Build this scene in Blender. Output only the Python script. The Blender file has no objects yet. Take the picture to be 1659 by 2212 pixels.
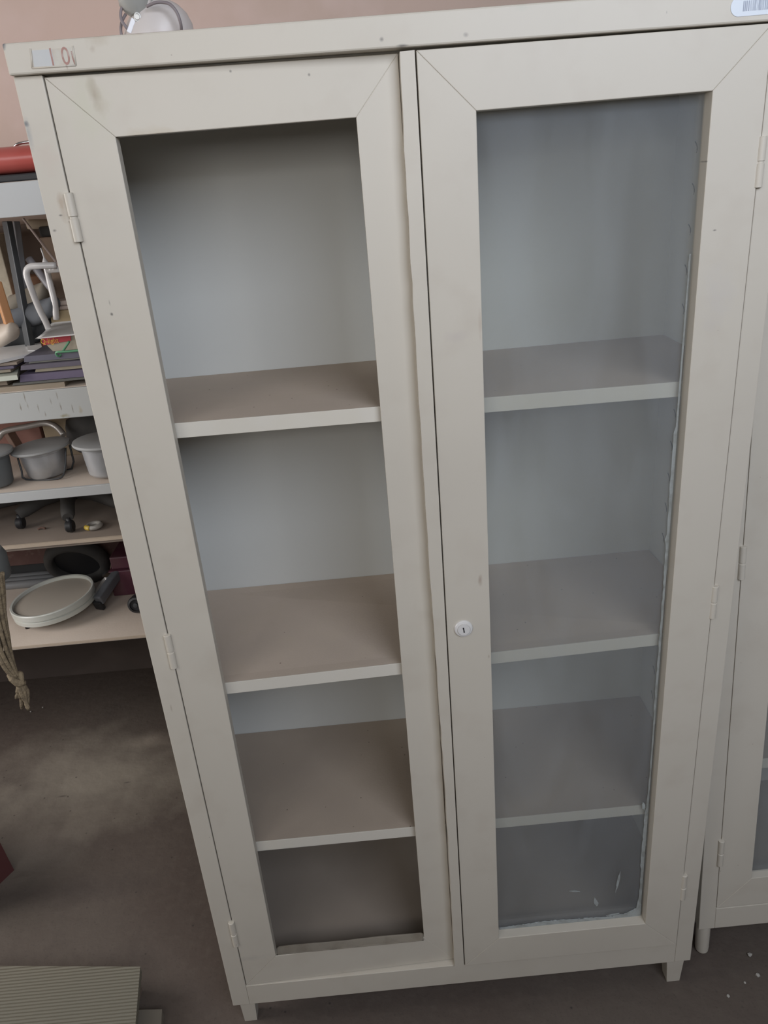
import bpy, bmesh, math, random
from mathutils import Vector, Matrix
random.seed(7)
G = 0.13                                   # floor level is z = 0; measured heights get +G
# ------------------------------------------------------------------ camera
CAM = Vector((.3812, -1.0663, 1.4774 + G))
FPX = 1657.9
def _rx(a): return Matrix.Rotation(a, 3, 'X')
def _rz(a): return Matrix.Rotation(a, 3, 'Z')
ROT = _rz(-.0147) @ _rx(1.163) @ _rz(-.0853)
S = bpy.context.scene
C = S.collection
cd = bpy.data.cameras.new('camera'); co = bpy.data.objects.new('camera', cd); C.objects.link(co)
co.matrix_world = Matrix.Translation(CAM) @ ROT.to_4x4()
cd.sensor_fit = 'HORIZONTAL'; cd.sensor_width = 36; cd.lens = FPX * 36 / 1659
cd.clip_start = .02
S.camera = co
# ------------------------------------------------------------------ exposure, world, lights
S.view_settings.view_transform = 'Standard'; S.view_settings.look = 'None'
S.view_settings.gamma = 1; S.view_settings.use_curve_mapping = False
S.view_settings.exposure = 0.0
w = bpy.data.worlds.new('world'); S.world = w; w.use_nodes = True
wn = w.node_tree.nodes; wn['Background'].inputs[0].default_value = (.62, .75, 1, 1); wn['Background'].inputs[1].default_value = 1.2
def area(name, loc, target, sx, sy, power, color):
    l = bpy.data.lights.new(name, 'AREA'); l.shape = 'RECTANGLE'; l.size = sx; l.size_y = sy
    l.energy = power; l.color = color
    o = bpy.data.objects.new(name, l); C.objects.link(o); o.location = loc
    o.rotation_euler = (Vector(target) - Vector(loc)).to_track_quat('-Z', 'Y').to_euler()
    return o
area('window_daylight', (1.40, -1.93, 2.50), (1.25, 0, 2.30), 1.4, 1.15, 38, (.88, .95, 1.07))
area('left_fill_light', (-1.2, -1.93, 2.45), (-1.0, 0, 2.0), 1.3, 1.15, 13, (1.0, .95, .87))  # added fill for the rack and back wall
area('low_front_fill_light', (.1, -1.93, 1.82), (.1, 0, 1.85), .9, .35, 8, (1, .95, .88))  # added low fill for the upper cabinet compartments
area('side_fill_light', (-2.32, .25, 1.55), (-.4, 1.0, .85), 1.3, 1.2, 39, (1, .945, .89))  # added side fill to brighten the rack shelves

# ------------------------------------------------------------------ helpers
def at(u, v, Y):                            # point on the plane y = Y seen at pixel (u, v)
    d = ROT @ Vector(((u - 829.5) / FPX, -(v - 1106) / FPX, -1)); return CAM + d * ((Y - CAM.y) / d.y)
def atz(u, v, Z):
    d = ROT @ Vector(((u - 829.5) / FPX, -(v - 1106) / FPX, -1)); return CAM + d * ((Z - CAM.z) / d.z)
def atx(u, v, X):
    d = ROT @ Vector(((u - 829.5) / FPX, -(v - 1106) / FPX, -1)); return CAM + d * ((X - CAM.x) / d.x)

class MB:
    def __init__(s): s.bm = bmesh.new(); s.mi = 0
    def _fin(s, faces):
        for f in faces: f.material_index = s.mi
    def box(s, x0, x1, y0, y1, z0, z1, bev=0, M=None):
        b = bmesh.new(); bmesh.ops.create_cube(b, size=1)
        for v in b.verts:
            v.co = Vector(((x0 + x1) / 2 + v.co.x * (x1 - x0), (y0 + y1) / 2 + v.co.y * (y1 - y0), (z0 + z1) / 2 + v.co.z * (z1 - z0)))
        if bev: bmesh.ops.bevel(b, geom=b.edges[:], offset=bev, segments=2, affect='EDGES', profile=.5)
        s.add(b, M); return s
    def add(s, b, M=None):
        if M is not None: bmesh.ops.transform(b, matrix=M, verts=b.verts)
        for f in b.faces: f.material_index = s.mi
        me = bpy.data.meshes.new('tmp'); b.to_mesh(me); b.free(); s.bm.from_mesh(me); bpy.data.meshes.remove(me)
    def prism(s, pts, y0, y1, bev=0, M=None, taper=None):   # polygon in XZ, extruded along Y
        b = bmesh.new(); v0 = [b.verts.new((p[0], y0, p[1])) for p in pts]
        v1 = [b.verts.new((p[0], y1, p[1])) for p in pts]; n = len(pts)
        b.faces.new(v0); b.faces.new(v1[::-1])
        for i in range(n): b.faces.new((v0[i], v1[i], v1[(i + 1) % n], v0[(i + 1) % n]))
        bmesh.ops.recalc_face_normals(b, faces=b.faces)
        if bev: bmesh.ops.bevel(b, geom=b.edges[:], offset=bev, segments=2, affect='EDGES', profile=.5)
        s.add(b, M); return s
    def hull8(s, a, c):                                      # bottom quad a, top quad c
        b = bmesh.new(); va = [b.verts.new(p) for p in a]; vc = [b.verts.new(p) for p in c]
        b.faces.new(va[::-1]); b.faces.new(vc)
        for i in range(4): b.faces.new((va[i], va[(i + 1) % 4], vc[(i + 1) % 4], vc[i]))
        bmesh.ops.recalc_face_normals(b, faces=b.faces); s.add(b); return s
    def tube(s, pts, r, n=10, closed=False, smooth=3):
        pts = [Vector(p) for p in pts]
        if smooth and len(pts) > 2:
            q = []; m = len(pts); rng = range(m if closed else m - 1)
            for i in rng:
                if closed: p0, p1, p2, p3 = pts[(i - 1) % m], pts[i], pts[(i + 1) % m], pts[(i + 2) % m]
                else: p0, p1, p2, p3 = pts[max(i - 1, 0)], pts[i], pts[i + 1], pts[min(i + 2, m - 1)]
                for k in range(smooth):
                    t = k / smooth
                    q.append(.5 * ((2 * p1) + (p2 - p0) * t + (2 * p0 - 5 * p1 + 4 * p2 - p3) * t * t + (3 * p1 - p0 - 3 * p2 + p3) * t ** 3))
            if not closed: q.append(pts[-1])
            pts = q
        b = bmesh.new(); m = len(pts); rings = []; up = None
        for i, p in enumerate(pts):
            if closed: t = pts[(i + 1) % m] - pts[i - 1]
            else: t = pts[min(i + 1, m - 1)] - pts[max(i - 1, 0)]
            t.normalize()
            if up is None: up = t.orthogonal().normalized()
            up = (up - t * up.dot(t)).normalized(); sd = t.cross(up)
            rr = r[i * (len(r) - 1) // max(m - 1, 1)] if isinstance(r, (list, tuple)) else r
            rings.append([b.verts.new(p + (up * math.cos(a) + sd * math.sin(a)) * rr) for a in [2 * math.pi * k / n for k in range(n)]])
        for i in range(m if closed else m - 1):
            A, B = rings[i], rings[(i + 1) % m]
            for k in range(n): b.faces.new((A[k], A[(k + 1) % n], B[(k + 1) % n], B[k])).smooth = True
        if not closed: b.faces.new(rings[0][::-1]); b.faces.new(rings[-1])
        bmesh.ops.recalc_face_normals(b, faces=b.faces); s.add(b); return s
    def lathe(s, prof, n=40, M=None):                         # profile (r, z) about Z
        b = bmesh.new(); rings = []
        for r, z in prof:
            rings.append([b.verts.new((max(r, 1e-5) * math.cos(2 * math.pi * k / n), max(r, 1e-5) * math.sin(2 * math.pi * k / n), z)) for k in range(n)])
        for A, B in zip(rings, rings[1:]):
            for k in range(n): b.faces.new((A[k], A[(k + 1) % n], B[(k + 1) % n], B[k])).smooth = True
        b.faces.new(rings[0][::-1]); b.faces.new(rings[-1])
        bmesh.ops.recalc_face_normals(b, faces=b.faces)
        sharp = [e for e in b.edges if len(e.link_faces) == 2 and e.calc_face_angle(0) > .55]
        bmesh.ops.split_edges(b, edges=sharp)
        s.add(b, M); return s
    def grid(s, f, nu, nv, thick=0):                          # surface f(u, v) with a real thickness
        b = bmesh.new(); V = [[b.verts.new(f(i / nu, j / nv)) for j in range(nv + 1)] for i in range(nu + 1)]
        for i in range(nu):
            for j in range(nv): b.faces.new((V[i][j], V[i + 1][j], V[i + 1][j + 1], V[i][j + 1])).smooth = True
        if thick: bmesh.ops.solidify(b, geom=b.faces[:], thickness=thick)
        s.add(b); return s
    def build(s, name, mats, parent=None, fn=None):
        me = bpy.data.meshes.new(name)
        if fn:
            for v in s.bm.verts: v.co = fn(v.co)
        s.bm.to_mesh(me); s.bm.free()
        for m in (mats if isinstance(mats, (list, tuple)) else [mats]): me.materials.append(m)
        o = bpy.data.objects.new(name, me); C.objects.link(o)
        if parent is not None: o.parent = parent
        return o
def tag(o, label=None, cat=None, group=None, kind=None):
    if label: o['label'] = label
    if cat: o['category'] = cat
    if group: o['group'] = group
    if kind: o['kind'] = kind
    return o
def thing(name, label, cat, loc=(0, 0, 0), group=None):
    o = bpy.data.objects.new(name, None); C.objects.link(o); o.location = loc; o.empty_display_size = .05
    return tag(o, label, cat, group)
def rel(root):                                                # mesh given in world space -> local to its root
    L = root.location.copy(); return lambda c: c - L

# ------------------------------------------------------------------ materials
def mat(name, col, rough=.5, metal=0, noise=None, bump=0, bscale=60, spec=.5, coat=0):
    m = bpy.data.materials.new(name); m.use_nodes = True; nt = m.node_tree; N = nt.nodes; L = nt.links
    b = N['Principled BSDF']; b.inputs['Roughness'].default_value = rough; b.inputs['Metallic'].default_value = metal
    b.inputs['Specular IOR Level'].default_value = spec; b.inputs['Coat Weight'].default_value = coat
    b.inputs['Base Color'].default_value = (*col, 1)
    tc = N.new('ShaderNodeTexCoord'); out = None
    if noise:
        for (sc, c2, amt, lo, hi) in noise:
            n = N.new('ShaderNodeTexNoise'); n.inputs['Scale'].default_value = sc; n.inputs['Detail'].default_value = 6
            L.new(tc.outputs['Object'], n.inputs['Vector'])
            r = N.new('ShaderNodeMapRange'); r.inputs[1].default_value = lo; r.inputs[2].default_value = hi; r.inputs[4].default_value = amt
            L.new(n.outputs['Fac'], r.inputs[0])
            x = N.new('ShaderNodeMix'); x.data_type = 'RGBA'
            L.new(r.outputs[0], x.inputs['Factor'])
            if out: L.new(out, x.inputs['A'])
            else: x.inputs['A'].default_value = (*col, 1)
            x.inputs['B'].default_value = (*c2, 1); out = x.outputs['Result']
        L.new(out, b.inputs['Base Color'])
    if bump:
        n = N.new('ShaderNodeTexNoise'); n.inputs['Scale'].default_value = bscale; n.inputs['Detail'].default_value = 5
        L.new(tc.outputs['Object'], n.inputs['Vector']); bp = N.new('ShaderNodeBump'); bp.inputs['Strength'].default_value = bump
        bp.inputs['Distance'].default_value = .01
        L.new(n.outputs['Fac'], bp.inputs['Height']); L.new(bp.outputs[0], b.inputs['Normal'])
    m['tc'] = 1; m['out'] = 1
    return m
def spots(m, lst, nscale=60):
    """dirt marks with a place of their own: (centre, radii, colour, strength)"""
    nt = m.node_tree; N = nt.nodes; L = nt.links; b = N['Principled BSDF']
    tc = [n for n in N if n.bl_idname == 'ShaderNodeTexCoord'][0]
    nz = N.new('ShaderNodeTexNoise'); nz.inputs['Scale'].default_value = nscale; nz.inputs['Detail'].default_value = 6
    L.new(tc.outputs['Object'], nz.inputs['Vector'])
    for (c, r, col, st) in lst:
        sub = N.new('ShaderNodeVectorMath'); sub.operation = 'SUBTRACT'; sub.inputs[1].default_value = c; L.new(tc.outputs['Object'], sub.inputs[0])
        dv = N.new('ShaderNodeVectorMath'); dv.operation = 'DIVIDE'; dv.inputs[1].default_value = r; L.new(sub.outputs[0], dv.inputs[0])
        ln = N.new('ShaderNodeVectorMath'); ln.operation = 'LENGTH'; L.new(dv.outputs[0], ln.inputs[0])
        ad = N.new('ShaderNodeMath'); ad.operation = 'MULTIPLY_ADD'; ad.inputs[1].default_value = 1.6; L.new(nz.outputs['Fac'], ad.inputs[0]); L.new(ln.outputs['Value'], ad.inputs[2])
        r_ = N.new('ShaderNodeMapRange'); r_.inputs[1].default_value = 1.75; r_.inputs[2].default_value = .9; r_.inputs[4].default_value = st
        L.new(ad.outputs[0], r_.inputs[0])
        x = N.new('ShaderNodeMix'); x.data_type = 'RGBA'; L.new(r_.outputs[0], x.inputs['Factor'])
        src = b.inputs['Base Color'].links
        if src: L.new(src[0].from_socket, x.inputs['A'])
        else: x.inputs['A'].default_value = b.inputs['Base Color'].default_value
        x.inputs['B'].default_value = (*col, 1); L.new(x.outputs['Result'], b.inputs['Base Color'])
    return m
def specks(m, scale, col, thr, st=.8):
    nt = m.node_tree; N = nt.nodes; L = nt.links; b = N['Principled BSDF']
    tc = [n for n in N if n.bl_idname == 'ShaderNodeTexCoord'][0]
    v = N.new('ShaderNodeTexVoronoi'); v.inputs['Scale'].default_value = scale; L.new(tc.outputs['Object'], v.inputs['Vector'])
    n = N.new('ShaderNodeTexNoise'); n.inputs['Scale'].default_value = 5; L.new(tc.outputs['Object'], n.inputs['Vector'])
    sep = N.new('ShaderNodeSeparateColor'); L.new(v.outputs['Color'], sep.inputs[0])
    g = N.new('ShaderNodeMath'); g.operation = 'GREATER_THAN'; g.inputs[1].default_value = .72; L.new(sep.outputs[0], g.inputs[0])
    r_ = N.new('ShaderNodeMapRange'); r_.inputs[1].default_value = thr; r_.inputs[2].default_value = thr * .5; r_.inputs[4].default_value = st; L.new(v.outputs['Distance'], r_.inputs[0])
    mu = N.new('ShaderNodeMath'); mu.operation = 'MULTIPLY'; L.new(g.outputs[0], mu.inputs[0]); L.new(r_.outputs[0], mu.inputs[1])
    x = N.new('ShaderNodeMix'); x.data_type = 'RGBA'; L.new(mu.outputs[0], x.inputs['Factor'])
    src = b.inputs['Base Color'].links
    if src: L.new(src[0].from_socket, x.inputs['A'])
    else: x.inputs['A'].default_value = b.inputs['Base Color'].default_value
    x.inputs['B'].default_value = (*col, 1); L.new(x.outputs['Result'], b.inputs['Base Color'])
    return m
WHITE = (.53, .487, .418)
def P0(u, v): p = at(u, v, 0); return (p.x, 0, p.z)
rust = (.30, .22, .16); brown = (.33, .27, .21); dark = (.10, .09, .085)
paint = mat('cream_paint', WHITE, .42, noise=[(3, (.50, .46, .390), .6, .42, .7), (14, (.44, .385, .32), .4, .52, .78), (2.2, (.47, .43, .37), .5, .5, .72)], bump=.02, bscale=9, spec=.45)
specks(paint, 26, (.25, .2, .16), .035, .6)
def big(n, lst): return spots(mat(n, WHITE, .42, noise=[(3, (.50, .46, .390), .6, .42, .7), (14, (.44, .385, .32), .4, .52, .78), (2.2, (.47, .43, .37), .5, .5, .72)], bump=.02, bscale=9, spec=.45), lst)
paint_left = specks(big('cream_paint_left_door', [
    (P0(203, 208), (.009, .03, .024), (.27, .20, .14), .85), (P0(215, 230), (.012, .03, .016), (.36, .30, .22), .6), (P0(190, 240), (.035, .03, .05), (.50, .48, .38), .6),
    (P0(330, 285), (.05, .03, .008), (.45, .38, .28), .5), (P0(496, 152), (.0022, .03, .0022), dark, .9), (P0(667, 159), (.002, .03, .002), dark, .8),
    (P0(241, 679), (.0025, .03, .003), dark, .9), (P0(236, 655), (.0016, .03, .006), dark, .7), (P0(300, 500), (.006, .03, .05), (.45, .36, .28), .35),
    (P0(540, 2072), (.05, .03, .01), (.4, .37, .33), .4)]), 26, (.25, .2, .16), .03, .5)
paint_right = specks(big('cream_paint_right_door', [
    (P0(1036, 1250), (.004, .03, .012), (.32, .25, .2), .7), (P0(1541, 497), (.003, .03, .0015), dark, .8), (P0(1524, 349), (.0015, .03, .0015), dark, .8),
    (P0(985, 725), (.02, .03, .012), (.45, .40, .37), .45), (P0(1545, 640), (.03, .03, .06), (.48, .45, .43), .3),
    (P0(1036, 700), (.003, .03, .03), (.40, .33, .27), .5), (P0(1055, 1415), (.002, .03, .004), brown, .6)]), 26, (.25, .2, .16), .03, .4)
paint_head = specks(big('cream_paint_header', [
    (P0(210, 90), (.018, .03, .012), (.40, .34, .26), .7), (P0(205, 107), (.005, .03, .006), (.33, .26, .2), .6), (P0(150, 146), (.002, .03, .005), (.26, .18, .14), .9),
    (P0(870, 101), (.009, .03, .0022), dark, .9), (P0(824, 88), (.003, .03, .003), dark, .7), (P0(1004, 78), (.004, .03, .003), (.25, .22, .2), .8),
    (P0(310, 70), (.035, .03, .004), (.33, .25, .2), .6), (P0(12, 100), (.004, .03, .006), (.08, .09, .11), .9), (P0(1434, 30), (.0015, .03, .003), dark, .8),
    (P0(1120, 20), (.015, .03, .006), (.40, .43, .36), .4)]), 30, (.25, .2, .16), .035, .5)
paint_post = specks(big('cream_paint_post', [
    (P0(56, 268), (.004, .03, .004), (.07, .08, .09), .9), (P0(133, 442), (.006, .03, .022), (.36, .28, .21), .7), (P0(131, 465), (.003, .03, .0015), dark, .8),
    (P0(118, 498), (.003, .03, .002), dark, .7), (P0(105, 345), (.02, .03, .02), (.5, .42, .36), .5), (P0(62, 290), (.005, .03, .02), (.3, .3, .3), .6),
    (P0(370, 1530), (.002, .03, .01), (.3, .25, .2), .6)]), 30, (.2, .16, .14), .04, .5)
inner = mat('cabinet_inside_paint', (.57, .57, .54), .5, noise=[(2, (.54, .54, .51), .6, .4, .7)], spec=.3)
inner_side = mat('cabinet_side_inside', (.66, .66, .64), .5, spec=.3)
lip = mat('shelf_lip_paint', (.58, .545, .48), .45, noise=[(9, (.55, .50, .40), .45, .5, .75)], spec=.4)
dust = specks(mat('dusty_shelf_top', (.50, .41, .335), .85, noise=[(3, (.42, .35, .29), .7, .4, .65), (20, (.48, .40, .31), .4, .5, .75)], bump=.05, bscale=300, spec=.2), 55, (.10, .08, .07), .09, .85)
dust_low = specks(mat('shaded_brown_dusty_shelf_top', (.37, .305, .245), .85, noise=[(4, (.29, .24, .20), .7, .4, .65), (16, (.38, .31, .24), .4, .5, .75)], bump=.05, bscale=300, spec=.2), 55, (.08, .06, .05), .09, .85)  # browner dust, darkened to put the low shelf's shade into its colour
dust4 = mat('grimy_wood_shelf', (.30, .25, .21), .9, noise=[(4, (.22, .18, .15), .8, .4, .65)], spec=.2)
dust2 = mat('dusty_wood_shelf', (.66, .57, .49), .9, noise=[(3, (.56, .48, .41), .8, .4, .65), (25, (.62, .55, .48), .5, .5, .75)], bump=.05, bscale=200, spec=.2)
fascia_m = mat('grey_white_laminate', (.49, .50, .50), .5, noise=[(2, (.45, .46, .46), .6, .4, .7)])
chrome = mat('chrome', (.75, .76, .78), .18, 1)
steel = mat('grey_steel', (.46, .44, .42), .42, .6, noise=[(8, (.3, .3, .31), .5, .45, .7)])
black = mat('black_plastic', (.018, .018, .02), .5)
black2 = mat('dusty_black_rubber', (.045, .043, .041), .8, noise=[(9, (.11, .10, .09), .5, .5, .75)])
darkmetal = mat('dark_grey_metal', (.06, .065, .07), .45, .3, noise=[(10, (.12, .11, .1), .5, .5, .75)])
glassm = bpy.data.materials.new('dusty_hazed_glass'); glassm.use_nodes = True
def build_glass(m, dcol, base):
    nt = m.node_tree; N = nt.nodes; L = nt.links; N.remove(N['Principled BSDF']); out = N['Material Output']
    tr = N.new('ShaderNodeBsdfTransparent'); tr.inputs[0].default_value = (.93, .935, .92, 1)
    gl = N.new('ShaderNodeBsdfGlossy'); gl.inputs['Roughness'].default_value = .03
    df = N.new('ShaderNodeBsdfDiffuse'); df.inputs[0].default_value = (*dcol, 1)
    fr = N.new('ShaderNodeFresnel'); bf = N.new('ShaderNodeNewGeometry'); mi = N.new('ShaderNodeMapRange'); mi.inputs[3].default_value = 1.5; mi.inputs[4].default_value = 1 / 1.5
    L.new(bf.outputs['Backfacing'], mi.inputs[0]); L.new(mi.outputs[0], fr.inputs[0])
    a = N.new('ShaderNodeMixShader'); L.new(fr.outputs[0], a.inputs[0]); L.new(tr.outputs[0], a.inputs[1]); L.new(gl.outputs[0], a.inputs[2])
    tc = N.new('ShaderNodeTexCoord'); mp = N.new('ShaderNodeMapping'); mp.inputs['Scale'].default_value = (7, 1, 2.2); mp.inputs['Rotation'].default_value = (0, .5, 0)
    L.new(tc.outputs['Object'], mp.inputs[0])
    n = N.new('ShaderNodeTexNoise'); n.inputs['Scale'].default_value = 1.4; n.inputs['Detail'].default_value = 7; n.inputs['Distortion'].default_value = 1.5; L.new(mp.outputs[0], n.inputs['Vector'])
    r = N.new('ShaderNodeMapRange'); r.inputs[1].default_value = .35; r.inputs[2].default_value = .75; r.inputs[3].default_value = base * .85; r.inputs[4].default_value = base * 1.2
    L.new(n.outputs['Fac'], r.inputs[0])
    b = N.new('ShaderNodeMixShader'); L.new(r.outputs[0], b.inputs[0]); L.new(a.outputs[0], b.inputs[1]); L.new(df.outputs[0], b.inputs[2])
    L.new(b.outputs[0], out.inputs[0])
build_glass(glassm, (.66, .71, .77), .09)  # bluish dust film also paints in the pane's reflected haze
putty_m = mat('smeared_white_putty', (.33, .35, .345), .7, noise=[(60, (.24, .25, .235), .8, .45, .65)], bump=.2, bscale=200)

# ------------------------------------------------------------------ the room
def struct(name, m, mats):
    o = m.build(name, mats); o['kind'] = 'structure'; return o
plaster = mat('pink_plaster', (.57, .43, .365), .75, noise=[(1.6, (.49, .385, .32), .8, .4, .65), (7, (.63, .49, .44), .5, .5, .7), (.9, (.47, .36, .31), .5, .5, .7)], bump=.12, bscale=5, spec=.35)
wallw = mat('grey_plaster', (.24, .225, .20), .8, noise=[(2, (.21, .19, .17), .6, .4, .7)])
concrete = mat('dusty_floor', (.088, .068, .057), .85, noise=[(1.1, (.125, .105, .088), .8, .42, .62), (9, (.07, .055, .048), .45, .5, .75), (45, (.13, .11, .09), .35, .5, .8), (160, (.055, .045, .04), .5, .58, .75)], bump=.3, bscale=30, spec=.25)
def F0(u, v): p = atz(u, v, 0); return (p.x, p.y, 0)
spots(concrete, [(F0(230, 1680), (.42, .26, .2), (.24, .21, .17), .85), (F0(120, 1640), (.3, .16, .2), (.22, .19, .155), .6), (F0(70, 1860), (.16, .12, .2), (.18, .155, .13), .6),
    (F0(330, 1600), (.10, .05, .1), (.26, .22, .18), .6), (F0(275, 1690), (.015, .004, .1), (.04, .03, .03), .8), (F0(135, 1720), (.02, .005, .1), (.04, .03, .03), .7), (F0(80, 1930), (.4, .06, .1), (.06, .048, .044), .5)], 7)
specks(concrete, 30, (.04, .033, .03), .10, .8)
X0, X1, Y0, Y1, H = -2.4, 3.4, -2.0, 1.40, 3.4
struct('floor', MB().box(X0, X1, Y0, Y1, -.1, 0), concrete)
struct('wall_back', MB().box(X0 - .2, X1 + .2, Y1, Y1 + .2, -.1, H), plaster)
struct('wall_right', MB().box(X1, X1 + .2, Y0, Y1, -.1, H), wallw)
struct('ceiling', MB().box(X0 - .2, X1 + .2, Y0 - .2, Y1 + .2, H, H + .15), wallw)
WINS = [(.60, 2.10, 1.88, 3.12), (-1.9, -.5, 1.85, 3.08), (-.4, .58, 1.60, 2.04)]      # front wall: main high window; high and low fill openings added
def panel_with_holes(x0, x1, z0, z1, holes, f):
    xs = sorted({x0, x1, *[h[0] for h in holes], *[h[1] for h in holes]})
    for a_, b_ in zip(xs, xs[1:]):
        z = z0
        for h in sorted([h for h in holes if h[0] < b_ and h[1] > a_], key=lambda h: h[2]): f(a_, b_, z, h[2]); z = h[3]
        f(a_, b_, z, z1)
wf = MB()
panel_with_holes(X0 - .2, X1 + .2, -.1, H, WINS, lambda a_, b_, c_, d_: wf.box(a_, b_, Y0 - .2, Y0, c_, d_))
struct('wall_front', wf, wallw)
LY0, LY1, LZ0, LZ1 = -.45, .95, .90, 2.20        # opening added in the left wall for the rack's side fill
wl = MB()
for a in ((Y0, LY0, -.1, H), (LY0, LY1, -.1, LZ0), (LY0, LY1, LZ1, H), (LY1, Y1, -.1, H)):
    wl.box(X0 - .2, X0, a[0], a[1], a[2], a[3])
struct('wall_left', wl, wallw)
wfm = mat('window_frame_paint', (.5, .5, .5), .5)
for i, (a_, b_, c_, d_) in enumerate(WINS):
    wd = MB()
    for x in (a_, (a_ + b_) / 2 - .02, b_ - .04): wd.box(x, x + .04, Y0 - .12, Y0 - .07, c_, d_)
    for z in (c_, d_ - .04): wd.box(a_, b_, Y0 - .12, Y0 - .07, z, z + .04)
    struct('window_%d' % (i + 1), wd, wfm)  # first is the main window; the others are openings added for fill
wd = MB()
for y in (LY0, (LY0 + LY1) / 2 - .02, LY1 - .04): wd.box(X0 - .12, X0 - .07, y, y + .04, LZ0, LZ1)
for z in (LZ0, LZ1 - .04): wd.box(X0 - .12, X0 - .07, LY0, LY1, z, z + .04)
struct('window_4', wd, wfm)

struct('wall_base_back', MB().box(X0, X1, Y1 - .012, Y1, 0, .36), mat('dark_brown_wall_base', (.085, .065, .055), .85, noise=[(5, (.13, .10, .085), .6, .45, .65)]))  # dark brown strip along the foot of the back wall

# ------------------------------------------------------------------ glass door cabinets
def barquad(m, pts, y0, y1, bev=.0009): m.prism(pts, y0, y1, bev)
def frame4(x0, x1, z0, z1, ox0, ox1, oz0, oz1, y0, y1, z1r=None):
    """four mitred bars"""
    m = MB(); zr = z1 if z1r is None else z1r; e = .0001
    barquad(m, [(x0, z0), (ox0, oz0), (ox0, oz1), (x0, z1)], y0, y1)
    barquad(m, [(x1, z0), (x1, zr), (ox1, oz1), (ox1, oz0)], y0, y1)
    barquad(m, [(x0, z1), (ox0, oz1), (ox1, oz1), (x1, zr)], y0, y1)
    barquad(m, [(x0, z0), (x1, z0), (ox1, oz0), (ox0, oz0)], y0, y1)
    return m
def cabinet(name, label, loc, main=True, shear=0.0, dz=0.0):
    root = thing(name, label, 'cabinet', loc)
    fn = (lambda c: Vector((c.x - shear * c.z, c.y + .045 * c.z, c.z + dz * min(1, c.z / .05)))) if (shear or dz) else None
    def B(m, n, mt, par=root): return m.build(n, mt, par, fn)
    g = G; W = .952; zb = -.057 + g
    pl, pr, ph, pp = (paint_left, paint_right, paint_head, paint_post) if main else (paint,) * 4
    # body
    B(MB().prism([(0, zb), (.0345, zb), (.0345, 1.6232 + g), (0, 1.6238 + g)], 0, .028, .0012), 'post', pp)
    B(MB().prism([(.9188, zb), (W, zb), (W, 1.6145 + g), (.9188, 1.6148 + g)], 0, .028, .0012), 'post', paint)
    B(MB().prism([(.0347, zb), (.9186, zb), (.9186, -.0015 + g), (.0347, -.0015 + g)], 0, .028, .001), 'bottom_rail', paint)
    hd = MB().prism([(-.001, 1.6240 + g), (W + .001, 1.6148 + g), (W + .001, 1.6520 + g), (-.001, 1.6570 + g)], -.009, .026, .0022)
    hd.box(.002, W - .004, .02, .352, 1.638 + g, 1.641 + g)
    B(hd, 'header', ph)
    B(MB().box(.008, .010, .026, .350, zb, 1.640 + g), 'side_panel', [inner_side])
    B(MB().box(.9464, .9484, .026, .350, zb, 1.640 + g), 'side_panel', [inner_side])
    B(MB().box(.008, .948, .3440, .3465, zb, 1.640 + g), 'back_panel', inner)
    B(MB().box(.010, .9464, .022, .344, -.004 + g, -.001 + g), 'bottom_panel', mat('darkened_dirty_cabinet_bottom', (.30, .25, .205), .85, noise=[(4, (.24, .20, .165), .7, .4, .65)]))  # dirty brown, darkened to paint in the dimmer low interior
    # slots for the shelf supports, punched in the right side wall
    if main:
        for u, v in ((1502, 318), (1496, 408), (1488, 496), (1480, 583), (1474, 667), (1456, 894), (1449, 963), (1443, 1031), (1437, 1096), (1431, 1161), (1411, 1447), (1407, 1500)):
            c = atx(u, v, .9458)
            pts = [(.9462, c.y - .006 * (1 - (t * t)) + .004 * t, c.z + .0085 * t) for t in (-1, -.6, -.2, .2, .6, 1)]
            MB().tube(pts, [.0004, .0009, .0009, .0009, .0004], 6).build('support_slot', darkmetal, root)
    # shelves
    for (z, k) in ((1.1734, -.0069), (.7281, .0228), (.3569, -.0017)):
        z += g; m = MB(); x0, x1 = .0115, .945
        zf0, zf1 = z + k * (x0 - .5), z + k * (x1 - .5); yf, yr, t = .0242, .3430, .0015; lh = .0225
        m.mi = 1; m.hull8([(x0, yf, zf0 - t), (x1, yf, zf1 - t), (x1, yr, z - t), (x0, yr, z - t)], [(x0, yf, zf0), (x1, yf, zf1), (x1, yr, z), (x0, yr, z)])
        m.mi = 0; m.prism([(x0, zf0 - lh), (x1, zf1 - lh), (x1, zf1 + .0002), (x0, zf0 + .0002)], yf - .0006, yf + .0012, .0004)
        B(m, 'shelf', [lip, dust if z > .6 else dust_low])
    # doors
    y0 = .0035 if main else .001
    dl = frame4(.0360, .4615, 0 + g, 1.6205 + g, .1056, .4045, .0735 + g, 1.5510 + g, y0, .0205, 1.6165 + g)
    if main:                                     # this leaf sits pushed in a little at its closing edge
        for v in dl.bm.verts:
            t = max(0, min(1, (v.co.x - .036) / .4255)); v.co.y = v.co.y + (.0125 * t - .0025) * (1 - (v.co.y - y0) / (.0205 - y0))
    L = B(dl, 'door', pl)
    fl = MB(); zs = [0.002 + g + i * (1.6160 - .002) / 60 for i in range(61)]
    jag = [.4618 + random.uniform(-.0009, .0006) + .0018 * math.sin(i * .11) for i in range(61)]
    poly = [(j, z) for j, z in zip(jag, zs)] + [(.4805, 1.6163 + g), (.4805, 0.002 + g)]
    fl.prism(poly, -.0048, .0200, 0)
    B(fl, 'closing_flange', paint, L)
    R = B(frame4(.4826, .9166, 0 + g, 1.6160 + g, .5531, .8488, .0705 + g, 1.5460 + g, -.0040, .0205, 1.6135 + g), 'door', pr)
    R_y = .0165
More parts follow.
